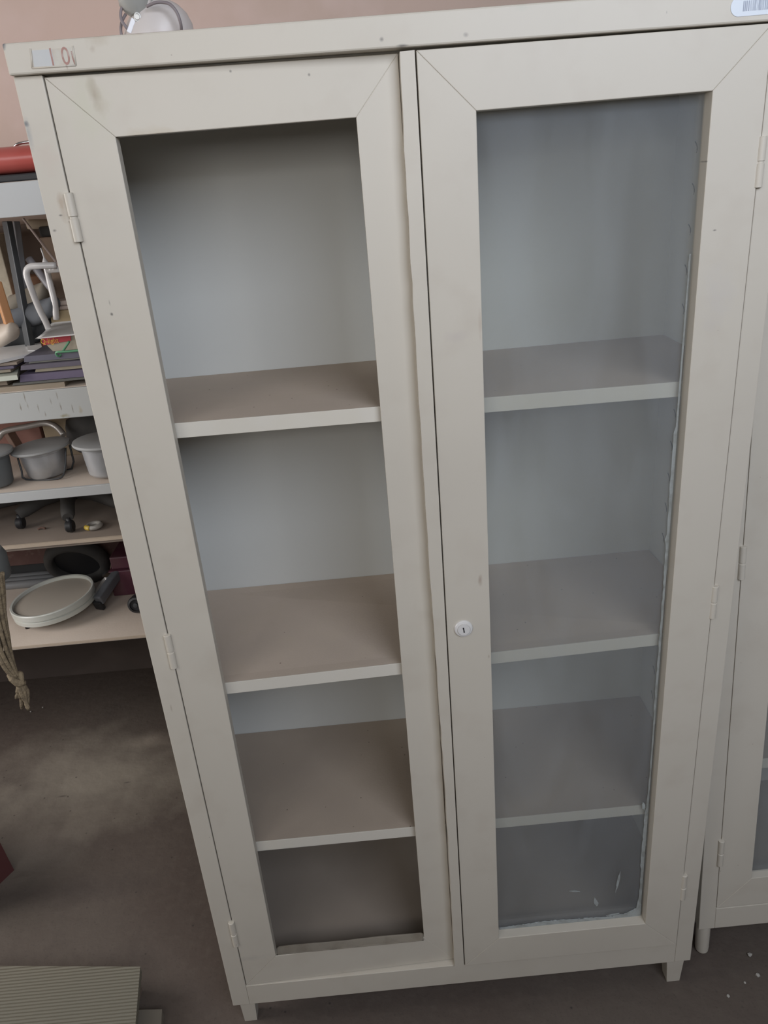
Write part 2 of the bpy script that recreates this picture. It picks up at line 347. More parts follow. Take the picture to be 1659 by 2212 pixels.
    B(MB().box(.549, .853, R_y, R_y + .003, .066 + g, 1.550 + g), 'glass_pane', glassm, R)
    if not main: B(MB().box(.101, .409, R_y, R_y + .003, .069 + g, 1.555 + g), 'glass_pane', glassm, L)
    if main:
        # putty smears round the right pane: a ragged ribbon on the glass along the right and lower edges
        pt = MB(); rnd = random.Random(3); n = 130; prev = None; pts_out = []; pts_in = []
        for i in range(n + 1):
            t = i / n; z = .0712 + g + t * 1.28
            wv = .0022 + .0018 * max(0, math.sin(t * 9 + 1)) + rnd.uniform(-.0007, .0012) + (.008 * math.exp(-((t) / .03) ** 2)) + (.003 if .10 < t < .22 else 0) + (.0035 * math.exp(-((t - .66) / .006) ** 2))
            if .25 < t < .40: wv *= .55
            if t > .8: wv *= .3
            wv *= .75
            pts_in.append((.8482 - .0048 - wv, z)); pts_out.append((.8482 - .0030, z))
        pt.prism(pts_in + pts_out[::-1], R_y - .0016, R_y - .0001)
        pts_in = []; n = 90
        for i in range(n + 1):
            t = i / n; x = .558 + t * (.8455 - .558)
            h = .004 + .006 * min(1, t * 3) * (.6 + .4 * math.sin(t * 6)) + rnd.uniform(-.001, .0018) + .016 * math.exp(-((1 - t) / .09) ** 2)
            if t > .985: h += .01
            pts_in.append((x, .0705 + g + h))
        pt.prism([(.558, .0706 + g)] + pts_in + [(.8455, .0706 + g)], R_y - .0020, R_y - .0001)
        for (u, v, a, b_, an) in ((1335, 1905, .0022, .026, -.12), (1325, 1975, .013, .0025, .12), (1287, 1948, .004, .012, .3), (1242, 1925, .010, .002, -.2), (1390, 1742, .003, .010, .2)):
            c = at(u, v, R_y); ring = []
            for k in range(18):
                th = 2 * math.pi * k / 18; rr = 1 + rnd.uniform(-.25, .25); px, pz = a * math.cos(th) * rr, b_ * math.sin(th) * rr
                ring.append((c.x + px * math.cos(an) - pz * math.sin(an), c.z + px * math.sin(an) + pz * math.cos(an)))
            pt.prism(ring, R_y - .0006, R_y - .0001)
        pt.build('putty', putty_m2, R)
        # remains of putty on the empty left sill
        sp = MB()
        def sill(u, v):
            x = .107 + u * .296; yy = .0045 + v * .0165
            return Vector((x, yy, .0737 + g + .0035 * (v ** 1.5) * (1.1 + .25 * math.sin(u * 11)) + .0003 * math.sin(u * 40 + v * 5)))
        sp.grid(sill, 60, 6, .001)
        B(sp, 'putty', mat('old_dusty_putty', (.44, .39, .32), .9, noise=[(25, (.33, .28, .22), .7, .45, .65)], bump=.1, bscale=150), L)
        # cylinder lock
        c = at(1001, 1357, -.004)
        Mx = Matrix.Translation((c.x, -.004, c.z)) @ Matrix.Rotation(math.pi / 2, 4, 'X')
        lk = MB().lathe([(.0001, 0), (.0150, 0), (.0150, .0018), (.0138, .0036), (.0108, .0046), (.0106, .0040), (.0100, .0040), (.0098, .0060), (.0001, .0062)], 40, Mx)
        lo = B(lk, 'lock', mat('lock_white_paint', (.62, .60, .58), .3), R)
        kh = MB().prism([(c.x - .0006, c.z - .0048), (c.x + .0014, c.z - .0045), (c.x + .0008, c.z + .0005), (c.x + .0004, c.z + .0048), (c.x - .0020, c.z + .0046), (c.x - .0010, c.z - .0002)], -.0104, -.0098)
        # keyhole is a sub-part of the door as the depth limit is reached
        B(kh, 'keyhole', black, R)
    # barrel hinges
    def hinge(x, za, zb_, par, tilt):
        m = MB(); zc = (za + zb_) / 2; r = .0058
        for (a, b_) in ((zb_, zc - .0012), (zc + .0012, za)):
            m.lathe([(.0001, a), (r * .85, a), (r, a + .0007), (r, b_ - .0007), (r * .85, b_), (.0001, b_)], 20, Matrix.Translation((x, -.0050 + .0035, 0)))
        m.lathe([(.0001, zc - .002), (r * .82, zc - .002), (r * .82, zc + .002), (.0001, zc + .002)], 16, Matrix.Translation((x, -.0015, 0)))
        return B(m, 'hinge', paint, par)
    for (a, b_) in ((1.493, 1.434), (.839, .776), (.186, .121)):
        hinge(.0345, a + g, b_ + g, L, 0)
    for (a, b_) in ((1.490, 1.429), (.835, .775), (.194, .128)):
        hinge(.9195, a + g, b_ + g, R, 0)
    # legs
    for i, (x0, x1, ya, yb) in enumerate(((.010, .042, .012, .048), (.905, .942, .006, .042), (.010, .042, .31, .345), (.905, .942, .31, .345))):
        m = MB()
        if main:
            t = .006 if x0 > .5 else .002
            m.hull8([(x0 + t, ya + .003, 0), (x1 - .004, ya + .003, 0), (x1 - .004, yb - .008, 0), (x0 + t, yb - .008, 0)],
                    [(x0, ya, zb + .002), (x1, ya, zb + .002), (x1, yb, zb + .002), (x0, yb, zb + .002)])
        else:
            m.lathe([(.0001, 0), (.010, .0), (.0135, .004), (.0145, .012), (.0150, zb - .006), (.0150, zb + .002), (.0001, zb + .002)], 24, Matrix.Translation(((x0 + x1) / 2 - (.008 if x0 < .5 else 0), .018 if ya < .2 else .33, 0)))
        B(m, 'leg', paint)
    return root
putty_m2 = putty_m
cab = cabinet('display_cabinet', 'cream metal cabinet with two glazed doors and three empty shelves, front and centre', (0, 0, 0))
# card holder with faded card, and barcode sticker, on the header
hy = -.0092
def hp(u, v): p = at(u, v, hy); return (p.x, p.z)
q = [hp(66, 105), hp(157, 99), hp(164, 141), hp(70, 147)]
ch = MB(); P = [Vector((a, hy, b)) for a, b in q]
for a, b in ((2, 3), (1, 2), (0, 3)): ch.tube([P[a], P[b]], .0011, 8)
cho = ch.build('card_holder', paint_head, cab)
cardm = mat('faded_card', (.50, .50, .49), .6, noise=[(40, (.46, .47, .47), .6, .45, .7)])
MB().prism([hp(69, 109), hp(112, 106), hp(119, 142), hp(74, 145)], hy - .0005, hy + .0003).build('card', cardm, cho)
MB().prism([hp(112, 106), hp(156, 101), hp(162, 139), hp(119, 142)], hy - .0003, hy + .0003).build('card', mat('yellowed_card', (.52, .49, .43), .6, noise=[(60, (.45, .36, .28), .6, .45, .7)]), cho)
def text(body, name, m, parent, u, v, Y, size, sx=1, shear=0, rotz=0, face=None, ext=.00015):
    cu = bpy.data.curves.new('txt', 'FONT'); cu.body = body; cu.size = size; cu.extrude = ext; cu.shear = shear; cu.align_x = 'CENTER'; cu.align_y = 'CENTER'
    o = bpy.data.objects.new('txt', cu); C.objects.link(o); bpy.context.view_layer.update()
    me = bpy.data.meshes.new_from_object(o.evaluated_get(bpy.context.evaluated_depsgraph_get())); bpy.data.objects.remove(o)
    p = at(u, v, Y); Mx = Matrix.Translation(p) @ Matrix.Rotation(rotz, 4, 'Y') @ Matrix.Rotation(math.pi / 2, 4, 'X') @ Matrix.Diagonal((sx, 1, 1, 1))
    me.transform(Mx)
    if parent: me.transform(Matrix.Translation(-root_loc(parent)))
    me.materials.clear(); me.materials.append(m); o2 = bpy.data.objects.new(name, me); C.objects.link(o2); o2.parent = parent; return o2
def root_loc(o):
    L = Vector((0, 0, 0))
    while o is not None: L += o.location; o = o.parent
    return L
redink = mat('faded_red_ink', (.36, .20, .17), .6, noise=[(90, (.5, .42, .38), .6, .45, .6)])
text('1 0', 'lettering', redink, cho, 127, 124, hy - .0005, .026, .8)
MB().tube([at(154, 110, hy - .0004), at(158, 128, hy - .0004), at(162, 139, hy - .0004)], .0007, 6).build('rust_line', redink, cho)
bs = MB(); c0 = at(1632, 11, hy); w2, h2 = .0300, .0105
bs.prism([(c0.x + math.copysign(w2 - h2, math.cos(t)) + h2 * math.cos(t), c0.z + h2 * math.sin(t)) for t in [2 * math.pi * (k + .5) / 32 for k in range(32)]], hy - .0004, hy + .0002)
st = bs.build('barcode_sticker', mat('pale_sticker', (.55, .59, .64), .3), cab)
sb = MB(); x = c0.x - .015
rn = random.Random(5)
while x < c0.x + .022:
    wd_ = rn.choice((.0004, .0007, .0012)); sb.box(x, x + wd_, hy - .0006, hy - .0003, c0.z - .0055, c0.z + .0052); x += wd_ + rn.choice((.0005, .0008, .0012))
sb.build('barcode', mat('sticker_grey_print', (.30, .33, .40), .5), st)

nb = cabinet('display_cabinet', 'cream metal cabinet leaning slightly, right of the front cabinet and cut off by the frame', (.995, .055, 0), main=False, shear=.018, dz=.010)

# ------------------------------------------------------------------ floor bits
whitebit = mat('white_crumb', (.36, .34, .31), .9)
def crumb(u, v, r):
    p = atz(u, v, r * .5); m = MB(); b = bmesh.new(); bmesh.ops.create_icosphere(b, subdivisions=1, radius=r)
    for q_ in b.verts: q_.co *= random.uniform(.7, 1.25); q_.co.z *= .6
    m.add(b, Matrix.Translation(p)); o = m.build('plaster_crumb', whitebit)
    o.location = (0, 0, 0); return o
labs = ['white plaster crumb on the floor just below the hanging cord', 'white plaster crumb on the floor a little right of the hanging cord',
        'largest white plaster crumb on the floor below the right cabinet', 'small white plaster crumb just right of the front cabinet leg',
        'long white plaster chip on the floor in the lower right corner', 'small white plaster crumb nearest the right cabinet foot']
for lb, (u, v, r) in zip(labs, ((66, 1537, .004), (92, 1528, .003), (1620, 2062, .006), (1573, 2151, .0035), (1637, 2105, .005), (1609, 2122, .003))):
    tag(crumb(u, v, r), lb, 'debris', 'plaster crumbs on the floor')

# ------------------------------------------------------------------ storage rack at the left, against the back wall
RY, RB = .90, 1.37
z1 = 1.539 + G; z2 = 1.0535 + G; z3 = .7835 + G; z4 = .628 + G; z5 = .304 + G
rx0, rx1 = -1.9, .62
rack = thing('storage_rack', 'deep storage rack of dusty shelves left of the cabinet, full of salvaged parts', 'rack', (rx0, RY, 0))
fr = rel(rack)
stain = [((at(u, v, RY).x - rx0, -.01, at(u, v, RY).z), (.0022, .05, .013), (.2, .17, .13), .75) for (u, v) in
         ((55, 857), (47, 880), (62, 876), (85, 882), (112, 868), (125, 855), (100, 893), (133, 878), (158, 880))]
stain += [((at(176, 885, RY).x - rx0, -.01, at(176, 885, RY).z), (.006, .05, .015), (.36, .30, .18), .7), ((at(140, 897, RY).x - rx0, -.01, at(140, 897, RY).z), (.016, .05, .006), (.28, .25, .15), .8)]
fas2 = spots(mat('stained_grey_laminate', (.47, .48, .47), .5, noise=[(2, (.43, .44, .43), .6, .4, .7)]), stain, 90)
MB().box(rx0, rx1, RY + .006, RB, z1 - .018, z1).build('shelf_board', dust2, rack, fr)
MB().box(rx0, rx1, RY - .006, RY + .006, z1 - .075, z1 - .001, .0015).build('fascia', fascia_m, rack, fr)
MB().box(rx0, rx1, RY + .006, RB, z2 - .018, z2).build('shelf_board', dust2, rack, fr)
MB().box(rx0, rx1, RY - .006, RY + .006, z2 - .078, z2 - .001, .0015).build('fascia', fas2, rack, fr)
m = MB(); m.box(rx0, rx1, RY + .004, RB, z3 - .018, z3); m.mi = 1; m.box(rx0, rx1, RY - .006, RY + .004, z3 - .026, z3 + .001, .001)
m.build('shelf_board', [dust2, fascia_m], rack, fr)
maroon = mat('dusty_maroon_board', (.115, .058, .050), .65, noise=[(6, (.17, .10, .085), .7, .45, .65), (40, (.25, .18, .15), .35, .58, .72)])
pale = mat('pale_board_edge', (.50, .41, .32), .8)
m = MB(); m.box(rx0, rx1, RY + .004, RB, z4 - .018, z4); m.mi = 1; m.box(rx0, rx1, RY - .004, RY + .004, z4 - .008, z4 + .001)
m.build('shelf_board', [dust4, pale], rack, fr)
za_ = at(100, 1216, 1.315).z; MB().box(rx0, rx1, 1.315, 1.333, za_, z4 - .018, .001).build('back_board', maroon, rack, fr)
m = MB(); m.box(rx0, rx1, RY + .002, RB, z5 - .010, z5); m.mi = 1; m.box(rx0, rx1, RY - .002, RY + .002, z5 - .006, z5 + .0005)
m.build('shelf_board', [dust2, pale], rack, fr)
for x in (rx0, rx1 - .04, -.10):
    for y in (RY + .008, RB - .04): MB().box(x, x + .035, y, y + .03, 0, z1 - .018).build('post', darkmetal, rack, fr)

# red vinyl item on the top shelf
redv = mat('red_vinyl', (.42, .085, .070), .30, noise=[(4, (.50, .14, .12), .6, .45, .65)], spec=.6)
rc = thing('padded_seat', 'glossy red vinyl padded seat on a dark base, lying on the top shelf', 'seat', (-.9, .93, z1)); fr = rel(rc)
m = MB()
def pad(u, v):
    a = v * math.pi * 2; x = -.90 + u * .85; r = 1
    cy, cz = 1.06, z1 + .047; yy = cy + .15 * math.copysign(abs(math.cos(a)) ** .55, math.cos(a)); zz = cz + .031 * math.copysign(abs(math.sin(a)) ** .6, math.sin(a)) + .0025 * math.sin(a * 6)
    e = min(u, 1 - u); k = min(1, e / .04) ** .5 if e < .04 else 1
    return Vector((x, cy + (yy - cy) * (.6 + .4 * k), cz + (zz - cz) * (.3 + .7 * k)))
m.grid(pad, 40, 40); m.build('cushion', redv, rc, fr)
MB().box(-.90, -.05, .905, 1.21, z1, z1 + .016, .003).build('base', black, rc, fr)
MB().tube([(-.39, .99, z1 + .076), (-.375, .985, z1 + .083), (-.33, .985, z1 + .085), (-.20, 1.0, z1 + .084)], .0035, 8).build('handle', chrome, rc, fr)

# ---- middle shelf (z2): junk
def simple_box(name, lab, cat, x0, x1, y0, y1, zz0, zz1, mt, bev=.002, rot=0, group=None):
    cx_, cy_ = (x0 + x1) / 2, (y0 + y1) / 2
    o = MB().box(x0 - cx_, x1 - cx_, y0 - cy_, y1 - cy_, 0, zz1 - zz0, bev).build(name, mt)
    o.location = (cx_, cy_, zz0); o.rotation_euler = (0, 0, rot); tag(o, lab, cat, group); return o
card = mat('brown_cardboard', (.22, .155, .11), .9, noise=[(3, (.17, .12, .09), .7, .4, .65)])
card_b = mat('dark_brown_board', (.135, .10, .082), .85, noise=[(3, (.19, .14, .11), .6, .4, .65)])
simple_box('plywood_sheet', 'dull brown plywood sheet standing at the back of the middle shelf', 'board', -1.5, .2, 1.345, 1.365, z2, z1 - .1, card_b)
# folders at the front
fold_cols = [((.30, .25, .19), 'tan'), ((.13, .13, .12), 'dark grey'), ((.15, .125, .195), 'violet'), ((.33, .29, .22), 'buff'), ((.135, .12, .155), 'dull purple'), ((.20, .20, .18), 'grey'), ((.14, .135, .175), 'bluish purple')]
zz = z2; labf = ['tan folder, lowest of the stack on the middle shelf', 'dark grey folder second from the bottom of the stack', 'bright violet folder in the lower half of the stack',
                 'buff folder in the middle of the stack', 'dull purple folder above the buff one in the stack', 'thin grey folder near the top of the stack', 'bluish purple folder on top of the stack, under the carton']
th = [.013, .006, .020, .009, .013, .005, .016]; yo = [.915, .92, .925, .935, .93, .945, .94]; xl = [-.80, -.515, -.495, -.455, -.488, -.47, -.478]
for i, ((c, n), t, y_, x_, lb) in enumerate(zip(fold_cols, th, yo, xl, labf)):
    mt = mat(n.replace(' ', '_') + '_folder', c, .5, noise=[(5, tuple(v * .7 for v in c), .6, .45, .65)])
    def fsurf(u, v, x_=x_, y_=y_, zz=zz, t=t): return Vector((x_ + u * .42, y_ + v * .26, zz + t * .5 + t * .20 * math.sin(u * 7 + i)))
    o = MB(); o.hull8([(x_, y_, zz), (x_ + .42, y_, zz), (x_ + .42, y_ + .26, zz), (x_, y_ + .26, zz)], [(x_ + .004, y_, zz + t * .9), (x_ + .42, y_, zz + t * .9), (x_ + .42, y_ + .26, zz + t * .9), (x_ + .004, y_ + .26, zz + t * .9)])
    rt = Vector((x_ + .2, y_, zz)); ob = o.build('folder', mt, None, lambda c, rt=rt: c - rt); ob.location = rt
    tag(ob, lb, 'folder', 'folders stacked on the middle shelf'); zz += t
zf = zz
# carton with red label
paper = mat('white_paper', (.84, .84, .84), .6, noise=[(9, (.78, .75, .70), .5, .45, .7)])
cart_m = mat('buff_carton', (.42, .37, .29), .8, noise=[(5, (.36, .31, .25), .7, .4, .65)])
c0 = at(86, 730, .97); c1 = at(103, 772, .97)
cr = thing('carton', 'small white and buff carton with a red label on top of the folders', 'box', (c0.x, .97, zf)); fr = rel(cr)
zt = at(86, 730, .97).z
b0 = [(c0.x + .025, .97, zf), (c0.x + .20, .97, zf), (c0.x + .20, 1.11, zf), (c0.x + .025, 1.11, zf)]
t0 = [(c0.x, .965, zt + .002), (c0.x + .22, .965, zt + .002), (c0.x + .22, 1.12, zt + .002), (c0.x, 1.12, zt + .002)]
MB().hull8(b0, t0).build('body', cart_m, cr, fr)
lm = mat('red_label', (.45, .055, .07), .4); ym = mat('yellow_print', (.70, .42, .06), .5)
pz = lambda u, v: (at(u, v, .963).x, at(u, v, .963).z)
lo = MB().prism([pz(90, 730), pz(152, 722), pz(153, 736), pz(93, 746)], .9635, .966).build('label_strip', lm, cr, fr)
text('Q-light', 'lettering', ym, lo, 107, 737, .9628, .018, .9, rotz=0)
pp2 = mat('pink_print', (.62, .36, .34), .5)
for (u_, w_, h_) in ((127, 3, 6), (133, 5, 5), (141, 5, 7)):
    MB().prism([pz(u_, 737 - (u_ - 127) * .12), pz(u_ + w_, 736.5 - (u_ - 127) * .12), pz(u_ + w_, 736.5 - h_ - (u_ - 127) * .12), pz(u_ + 1, 737 - h_ - (u_ - 127) * .12)], .9625, .9634).build('print_patch', pp2, lo)
# white open lid sheet on the carton
lid = MB()
LA, LB_, LC, LD = at(75, 726, .93), at(158, 719, .93), at(154, 692, 1.12), at(112, 697, 1.12)
LA.z = LB_.z = zt + .006; LA = Vector((LA.x - .003, .93, zt + .004)); LB_ = Vector((LB_.x + .06, .93, zt + .006))
LC = Vector((at(154, 692, 1.12).x + .06, 1.12, at(130, 695, 1.12).z)); LD = Vector((at(112, 697, 1.12).x, 1.12, at(130, 695, 1.12).z))
def lidf(u, v):
    a = LA.lerp(LB_, u); b = LD.lerp(LC, u); p = a.lerp(b, v); p.z += -.004 * math.sin(v * math.pi) * (1 - u); return p
lid.grid(lidf, 10, 8, .002); o = lid.build('paper_sheet', paper, None, lambda c: c - Vector((LA.x, LA.y, LA.z))); o.location = LA
tag(o, 'white sheet of card lying across the top of the small carton', 'paper')
# stack of white papers at left
pr_ = mat('white_printed_paper', (.82, .82, .82), .6, noise=[(14, (.74, .74, .74), .6, .45, .65)])
zp = at(40, 775, .93).z; zq = at(40, 757, .93).z
def sheet(name, lab, quad, mt, th_=.002, group=None):
    m = MB(); q_ = [Vector(p) for p in quad]; m.hull8([p - Vector((0, 0, th_)) for p in q_], q_); r = q_[0].copy()
    o = m.build(name, mt, None, lambda c: c - r); o.location = r; return tag(o, lab, 'paper', group)
zps = z2 + .077
def q4(z_, *uv): return [atz(u, v, z_) for u, v in uv]
sheet('paper_pile', 'pile of white papers at the left on the middle shelf', q4(zps, (-70, 794), (84, 759), (58, 742), (-70, 755)), pr_, .008)
sheet('envelope', 'white envelope poking out from the papers towards the carton', q4(zps + .003, (60, 757), (92, 757), (88, 740), (58, 744)), pr_, .002)
sheet('pouch', 'pale green-white pouch sticking out left of the violet folders', [(-.66, .905, z2 + .040), (at(36, 808, .905).x, .905, z2 + .042), (-.52, 1.0, z2 + .044), (-.66, 1.0, z2 + .042)], mat('pale_green_pouch', (.55, .58, .50), .5), .012)
fo = [((.30, .26, .20), 'buff', .053), ((.16, .14, .20), 'slate purple', .060), ((.33, .27, .22), 'pinkish tan', .0675)]
for (c, n, h) in fo:
    mt = mat(n.replace(' ', '_') + '_loose_folder', c, .6, noise=[(6, tuple(v * .75 for v in c), .6, .45, .65)])
    simple_box('folder', '%s folder under the white papers at the left of the shelf' % n, 'folder', -.85, -.515 + (h - .05) * 1.0, .925 + (h - .05), 1.14, z2 + h - .0068, z2 + h, mt, .001, 0, 'folders under the white papers')
simple_box('ledger', 'old tan ledger lying flat under the pale green pouch', 'ledger', -.84, -.53, .93, 1.15, z2 + .0135, z2 + .027, mat('old_tan_ledger', (.26, .21, .16), .8), .001)
gt = mat('green_tape', (.12, .32, .18), .4)
o = MB().tube([at(150, 737, .955), at(140, 752, .95), at(128, 770, .938), Vector((at(126, 776, .936).x, .934, zf + .003)), Vector((at(150, 772, .93).x, .932, zf + .003)), Vector((at(200, 768, .93).x, .932, zf + .003))], .003, 8).build('green_strap', gt)
tag(o, 'green plastic strap bent in front of the small carton', 'strap')

# leaning tubes and frames on the middle shelf
def tubes(name, lab, cat, paths, r, mt, base):
    root = thing(name, lab, cat, base); f = rel(root)
    for nm, p in paths: MB().tube(p, r, 12, smooth=4).build(nm, mt, root, f)
    return root
def V(u, v, Y): return at(u, v, Y)
def down(p, z): return Vector((p.x, p.y, z))
a = V(15, 478, 1.14); b = V(66, 752, 1.12)
o = MB(); o.box(-.013, .013, -.008, .008, 0, (a - b).length, .002, Matrix.Translation(b) @ (a - b).to_track_quat('Z', 'Y').to_matrix().to_4x4()); o = o.build('metal_bar', darkmetal, None, lambda c: c - b); o.location = b
tag(o, 'nearly black flat metal bar leaning upright on the middle shelf', 'bar')
a2 = V(35, 478, 1.22); b2 = V(72, 760, 1.20)
o = MB(); o.box(-.012, .012, -.008, .008, 0, (a2 - b2).length, .002, Matrix.Translation(b2) @ (a2 - b2).to_track_quat('Z', 'Y').to_matrix().to_4x4()); o = o.build('metal_bar', mat('mid_grey_metal', (.15, .15, .16), .5), None, lambda c: c - b2); o.location = b2
tag(o, 'grey flat metal bar leaning just right of the darkest bar', 'bar')
a3 = V(50, 472, 1.2); b3 = V(124, 570, 1.18); e3 = b3 + (b3 - a3) * 1.1
e3.z = max(e3.z, z2 + .1)
o = MB().tube([a3, b3, e3], .0035, 8, smooth=0).build('metal_rod', mat('pinkish_rod', (.42, .34, .31), .5), None, lambda c: c - e3); o.location = e3
tag(o, 'thin pinkish rod slanting down to the right under the top shelf', 'rod')
whitet = mat('glossy_white_tube', (.62, .60, .59), .22, .0, spec=.7)
p = [V(122, 573, 1.06), V(85, 574, 1.05), V(64, 577, 1.05), V(57, 592, 1.05), V(68, 625, 1.05), V(85, 668, 1.06), V(103, 705, 1.07)]
p2 = [V(118, 566, 1.10), V(112, 566, 1.1), V(160, 582, 1.16)]
tubes('tube_frame', 'bent white tubular frame with rounded corner on the middle shelf', 'frame', [('tube', p + [down(V(112, 725, 1.08), z2 + .06)]), ('crossbar', [V(100, 583, 1.08), V(150, 580, 1.08)])], .0085, whitet, down(p[-1], z2))
p = [V(88, 536, 1.14), V(95, 556, 1.135), V(103, 590, 1.13), V(110, 620, 1.125), V(118, 653, 1.12), V(122, 690, 1.12)]
o = MB().tube(p, [.002, .008, .0085, .0085, .0085], 12).build('white_pole', whitet, None, lambda c: c - p[-1]); o.location = p[-1]; tag(o, 'glossy white pole with a pointed top behind the tube frame', 'pole')
p = [V(62, 558, 1.16), V(85, 590, 1.15), V(112, 625, 1.14)]
o = MB().tube(p, .010, 12).build('grey_pipe', mat('grey_plastic_pipe', (.24, .23, .25), .4), None, lambda c: c - p[-1]); o.location = p[-1]; tag(o, 'grey pipe slanting behind the white tube frame', 'pipe')
# roll and cloths
o = MB().tube([V(60, 485, 1.27), V(90, 484, 1.27), V(130, 484, 1.27)], .013, 14).build('cardboard_tube', mat('tan_tube', (.36, .29, .21), .8), None, lambda c: c - V(60, 485, 1.27)); o.location = V(60, 485, 1.27); tag(o, 'tan cardboard tube lying high at the back under the top shelf', 'tube')
zz_ = V(90, 560, 1.28).z
simple_box('black_case', 'black case standing under the tan tube at the back', 'case', V(83, 500, 1.25).x, V(83, 500, 1.25).x + .25, 1.25, 1.34, V(83, 513, 1.25).z, V(83, 490, 1.25).z, black2, .006)
simple_box('cardboard_box', 'brown cardboard box behind the white pole on the middle shelf', 'box', V(88, 520, 1.22).x, V(88, 520, 1.22).x + .3, 1.215, 1.335, z2, V(83, 514, 1.215).z, card, .003)
simple_box('cardboard_box', 'orange-brown cardboard box low behind the bent white frame', 'box', V(12, 600, 1.18).x, V(88, 600, 1.18).x, 1.235, 1.325, z2, V(70, 597, 1.235).z, mat('orange_cardboard', (.30, .15, .085), .8, noise=[(4, (.24, .13, .08), .7, .4, .65)]), .003)
simple_box('paper_block', 'stack of pale yellowed paper at the far left back', 'paper', V(-40, 560, 1.28).x, V(14, 560, 1.28).x, 1.26, 1.34, z2 + .18, V(0, 505, 1.26).z, mat('yellowed_paper', (.40, .35, .27), .8, noise=[(60, (.33, .29, .22), .6, .45, .6)]), .002)
def cloth(name, lab, u0, v0, u1, v1, Y, r, mt, sag=.01, dropz=None):
    A, B = V(u0, v0, Y), V(u1, v1, Y); m = MB()
    def f(s_, t_):
        c = A.lerp(B, s_); ang = t_ * 2 * math.pi; rr = r * (1 + .12 * math.sin(s_ * 9 + ang * 2)); e = min(s_, 1 - s_); rr *= min(1, (e / .1)) ** .5 if e < .1 else 1
        return c + Vector((0, math.cos(ang) * rr, math.sin(ang) * rr - sag * math.sin(s_ * math.pi)))
    m.grid(f, 24, 20); o = m.build(name, mt, None, lambda c: c - A); o.location = A; return tag(o, lab, 'cushion')
cloth('bolster', 'khaki padded roll lying across behind the white frame', 15, 660, 112, 618, 1.20, .029, mat('khaki_fabric', (.27, .235, .185), .9, noise=[(8, (.2, .18, .15), .6, .4, .65)]))
cloth('bolster', 'grey-blue padded roll below the khaki roll', 10, 690, 130, 652, 1.14, .028, mat('grey_blue_fabric', (.13, .14, .155), .9))
cloth('bolster', 'dark grey padded roll low at the back of the middle shelf', 0, 730, 120, 694, 1.17, .032, mat('charcoal_fabric', (.05, .053, .057), .9))
cloth('cushion', 'cream armrest pad at the left edge above the white papers', -70, 729, 40, 710, .98, .026, mat('cream_vinyl', (.60, .52, .44), .45))
A, B = V(-8, 610, 1.0), V(20, 700, .985)
o = MB(); o.box(-.011, .011, -.012, .012, 0, (A - B).length, .003, Matrix.Translation(B) @ (A - B).to_track_quat('Z', 'Y').to_matrix().to_4x4()); o = o.build('timber_batten', mat('orange_wood', (.50, .24, .10), .5), None, lambda c: c - B); o.location = B
tag(o, 'orange timber batten slanting at the left edge above the cream pad', 'timber')
yw = mat('yellowish_foam', (.42, .33, .20), .8)
simple_box('wood_block', 'yellowish wooden block on the shelf behind the white card sheet', 'block', V(111, 690, 1.15).x, V(111, 690, 1.15).x + .14, 1.14, 1.22, z2 + .02, V(112, 672, 1.14).z, yw, .006)
simple_box('sole_pad', 'lower of two pinkish flat pads on the yellowish block', 'pad', V(114, 668, 1.14).x, V(114, 668, 1.14).x + .13, 1.14, 1.2, V(112, 672, 1.14).z, V(112, 663, 1.14).z, mat('pinkish_pad', (.45, .36, .31), .6), .004)
simple_box('sole_pad', 'upper of two pinkish flat pads on the yellowish block', 'pad', V(112, 660, 1.14).x, V(112, 660, 1.14).x + .13, 1.145, 1.2, V(112, 663, 1.14).z, V(112, 652, 1.14).z, mat('pale_pinkish_pad', (.50, .41, .36), .6), .004)

# ---- shelf z3: pots
potm = mat('dull_aluminium', (.50, .51, .53), .38, .55, noise=[(12, (.38, .38, .38), .7, .45, .65)])
rimm = mat('grey_dusty_rim', (.33, .335, .335), .75, noise=[(8, (.38, .36, .34), .5, .45, .65)])
def pot(lab, X, Y, R, hgt, tilt=0, stand=True, bodym=potm):
    t = thing('metal_pot', lab, 'pot', (X, Y, z3), 'grey rimmed pots on the shelf')
    M0 = Matrix.Translation((0, 0, 0)) @ Matrix.Rotation(tilt, 4, 'Y')
    MB().lathe([(.0001, .006), (R * .60, .006), (R * .66, .012), (R * .71, hgt * .45), (R * .75, hgt * .78), (R * .79, hgt * .80), (R * .79, hgt * .86), (R * .82, hgt * .9), (.0001, hgt * .9)], 40, M0).build('body', bodym, t)
    MB().lathe([(.0001, hgt * .9), (R * .96, hgt * .88), (R, hgt * .92), (R * .98, hgt * .97), (R * .8, hgt), (R * .3, hgt * .99), (.0001, hgt * .985)], 40, M0).build('rim', rimm, t)
    if stand:
        m = MB(); r_ = R * .86
        m.tube([(-r_, -.01, hgt * .86), (-r_ * .92, -.02, hgt * .3), (-r_ * .78, -.03, .004), (r_ * .6, -.05, .004), (r_ * .85, -.03, .02), (r_, -.01, hgt * .86)], .0028, 8)
        m.tube([(-r_ * .9, .03, hgt * .8), (-r_ * .7, .04, .004), (r_ * .8, .03, .004), (r_ * .95, .03, hgt * .8)], .0028, 8)
        m.build('wire_stand', darkmetal, t)
    return t
pA = at(129, 995, 1.0); s_ = .072
pot('grey metal pot in a dark wire stand, the one wholly in view', atz(130, 1003, z3).x, 1.02, .080, .092, -.04)
pot('grey pot half hidden by the cabinet edge, right of the whole pot', atz(238, 1025, z3).x, .985, .085, .105, .03, False)
pot('grey rimmed pot with a dark ribbed body cut off at the left frame edge', -.645, .965, .062, .106, 0, False, mat('dark_ribbed_body', (.12, .13, .135), .6))
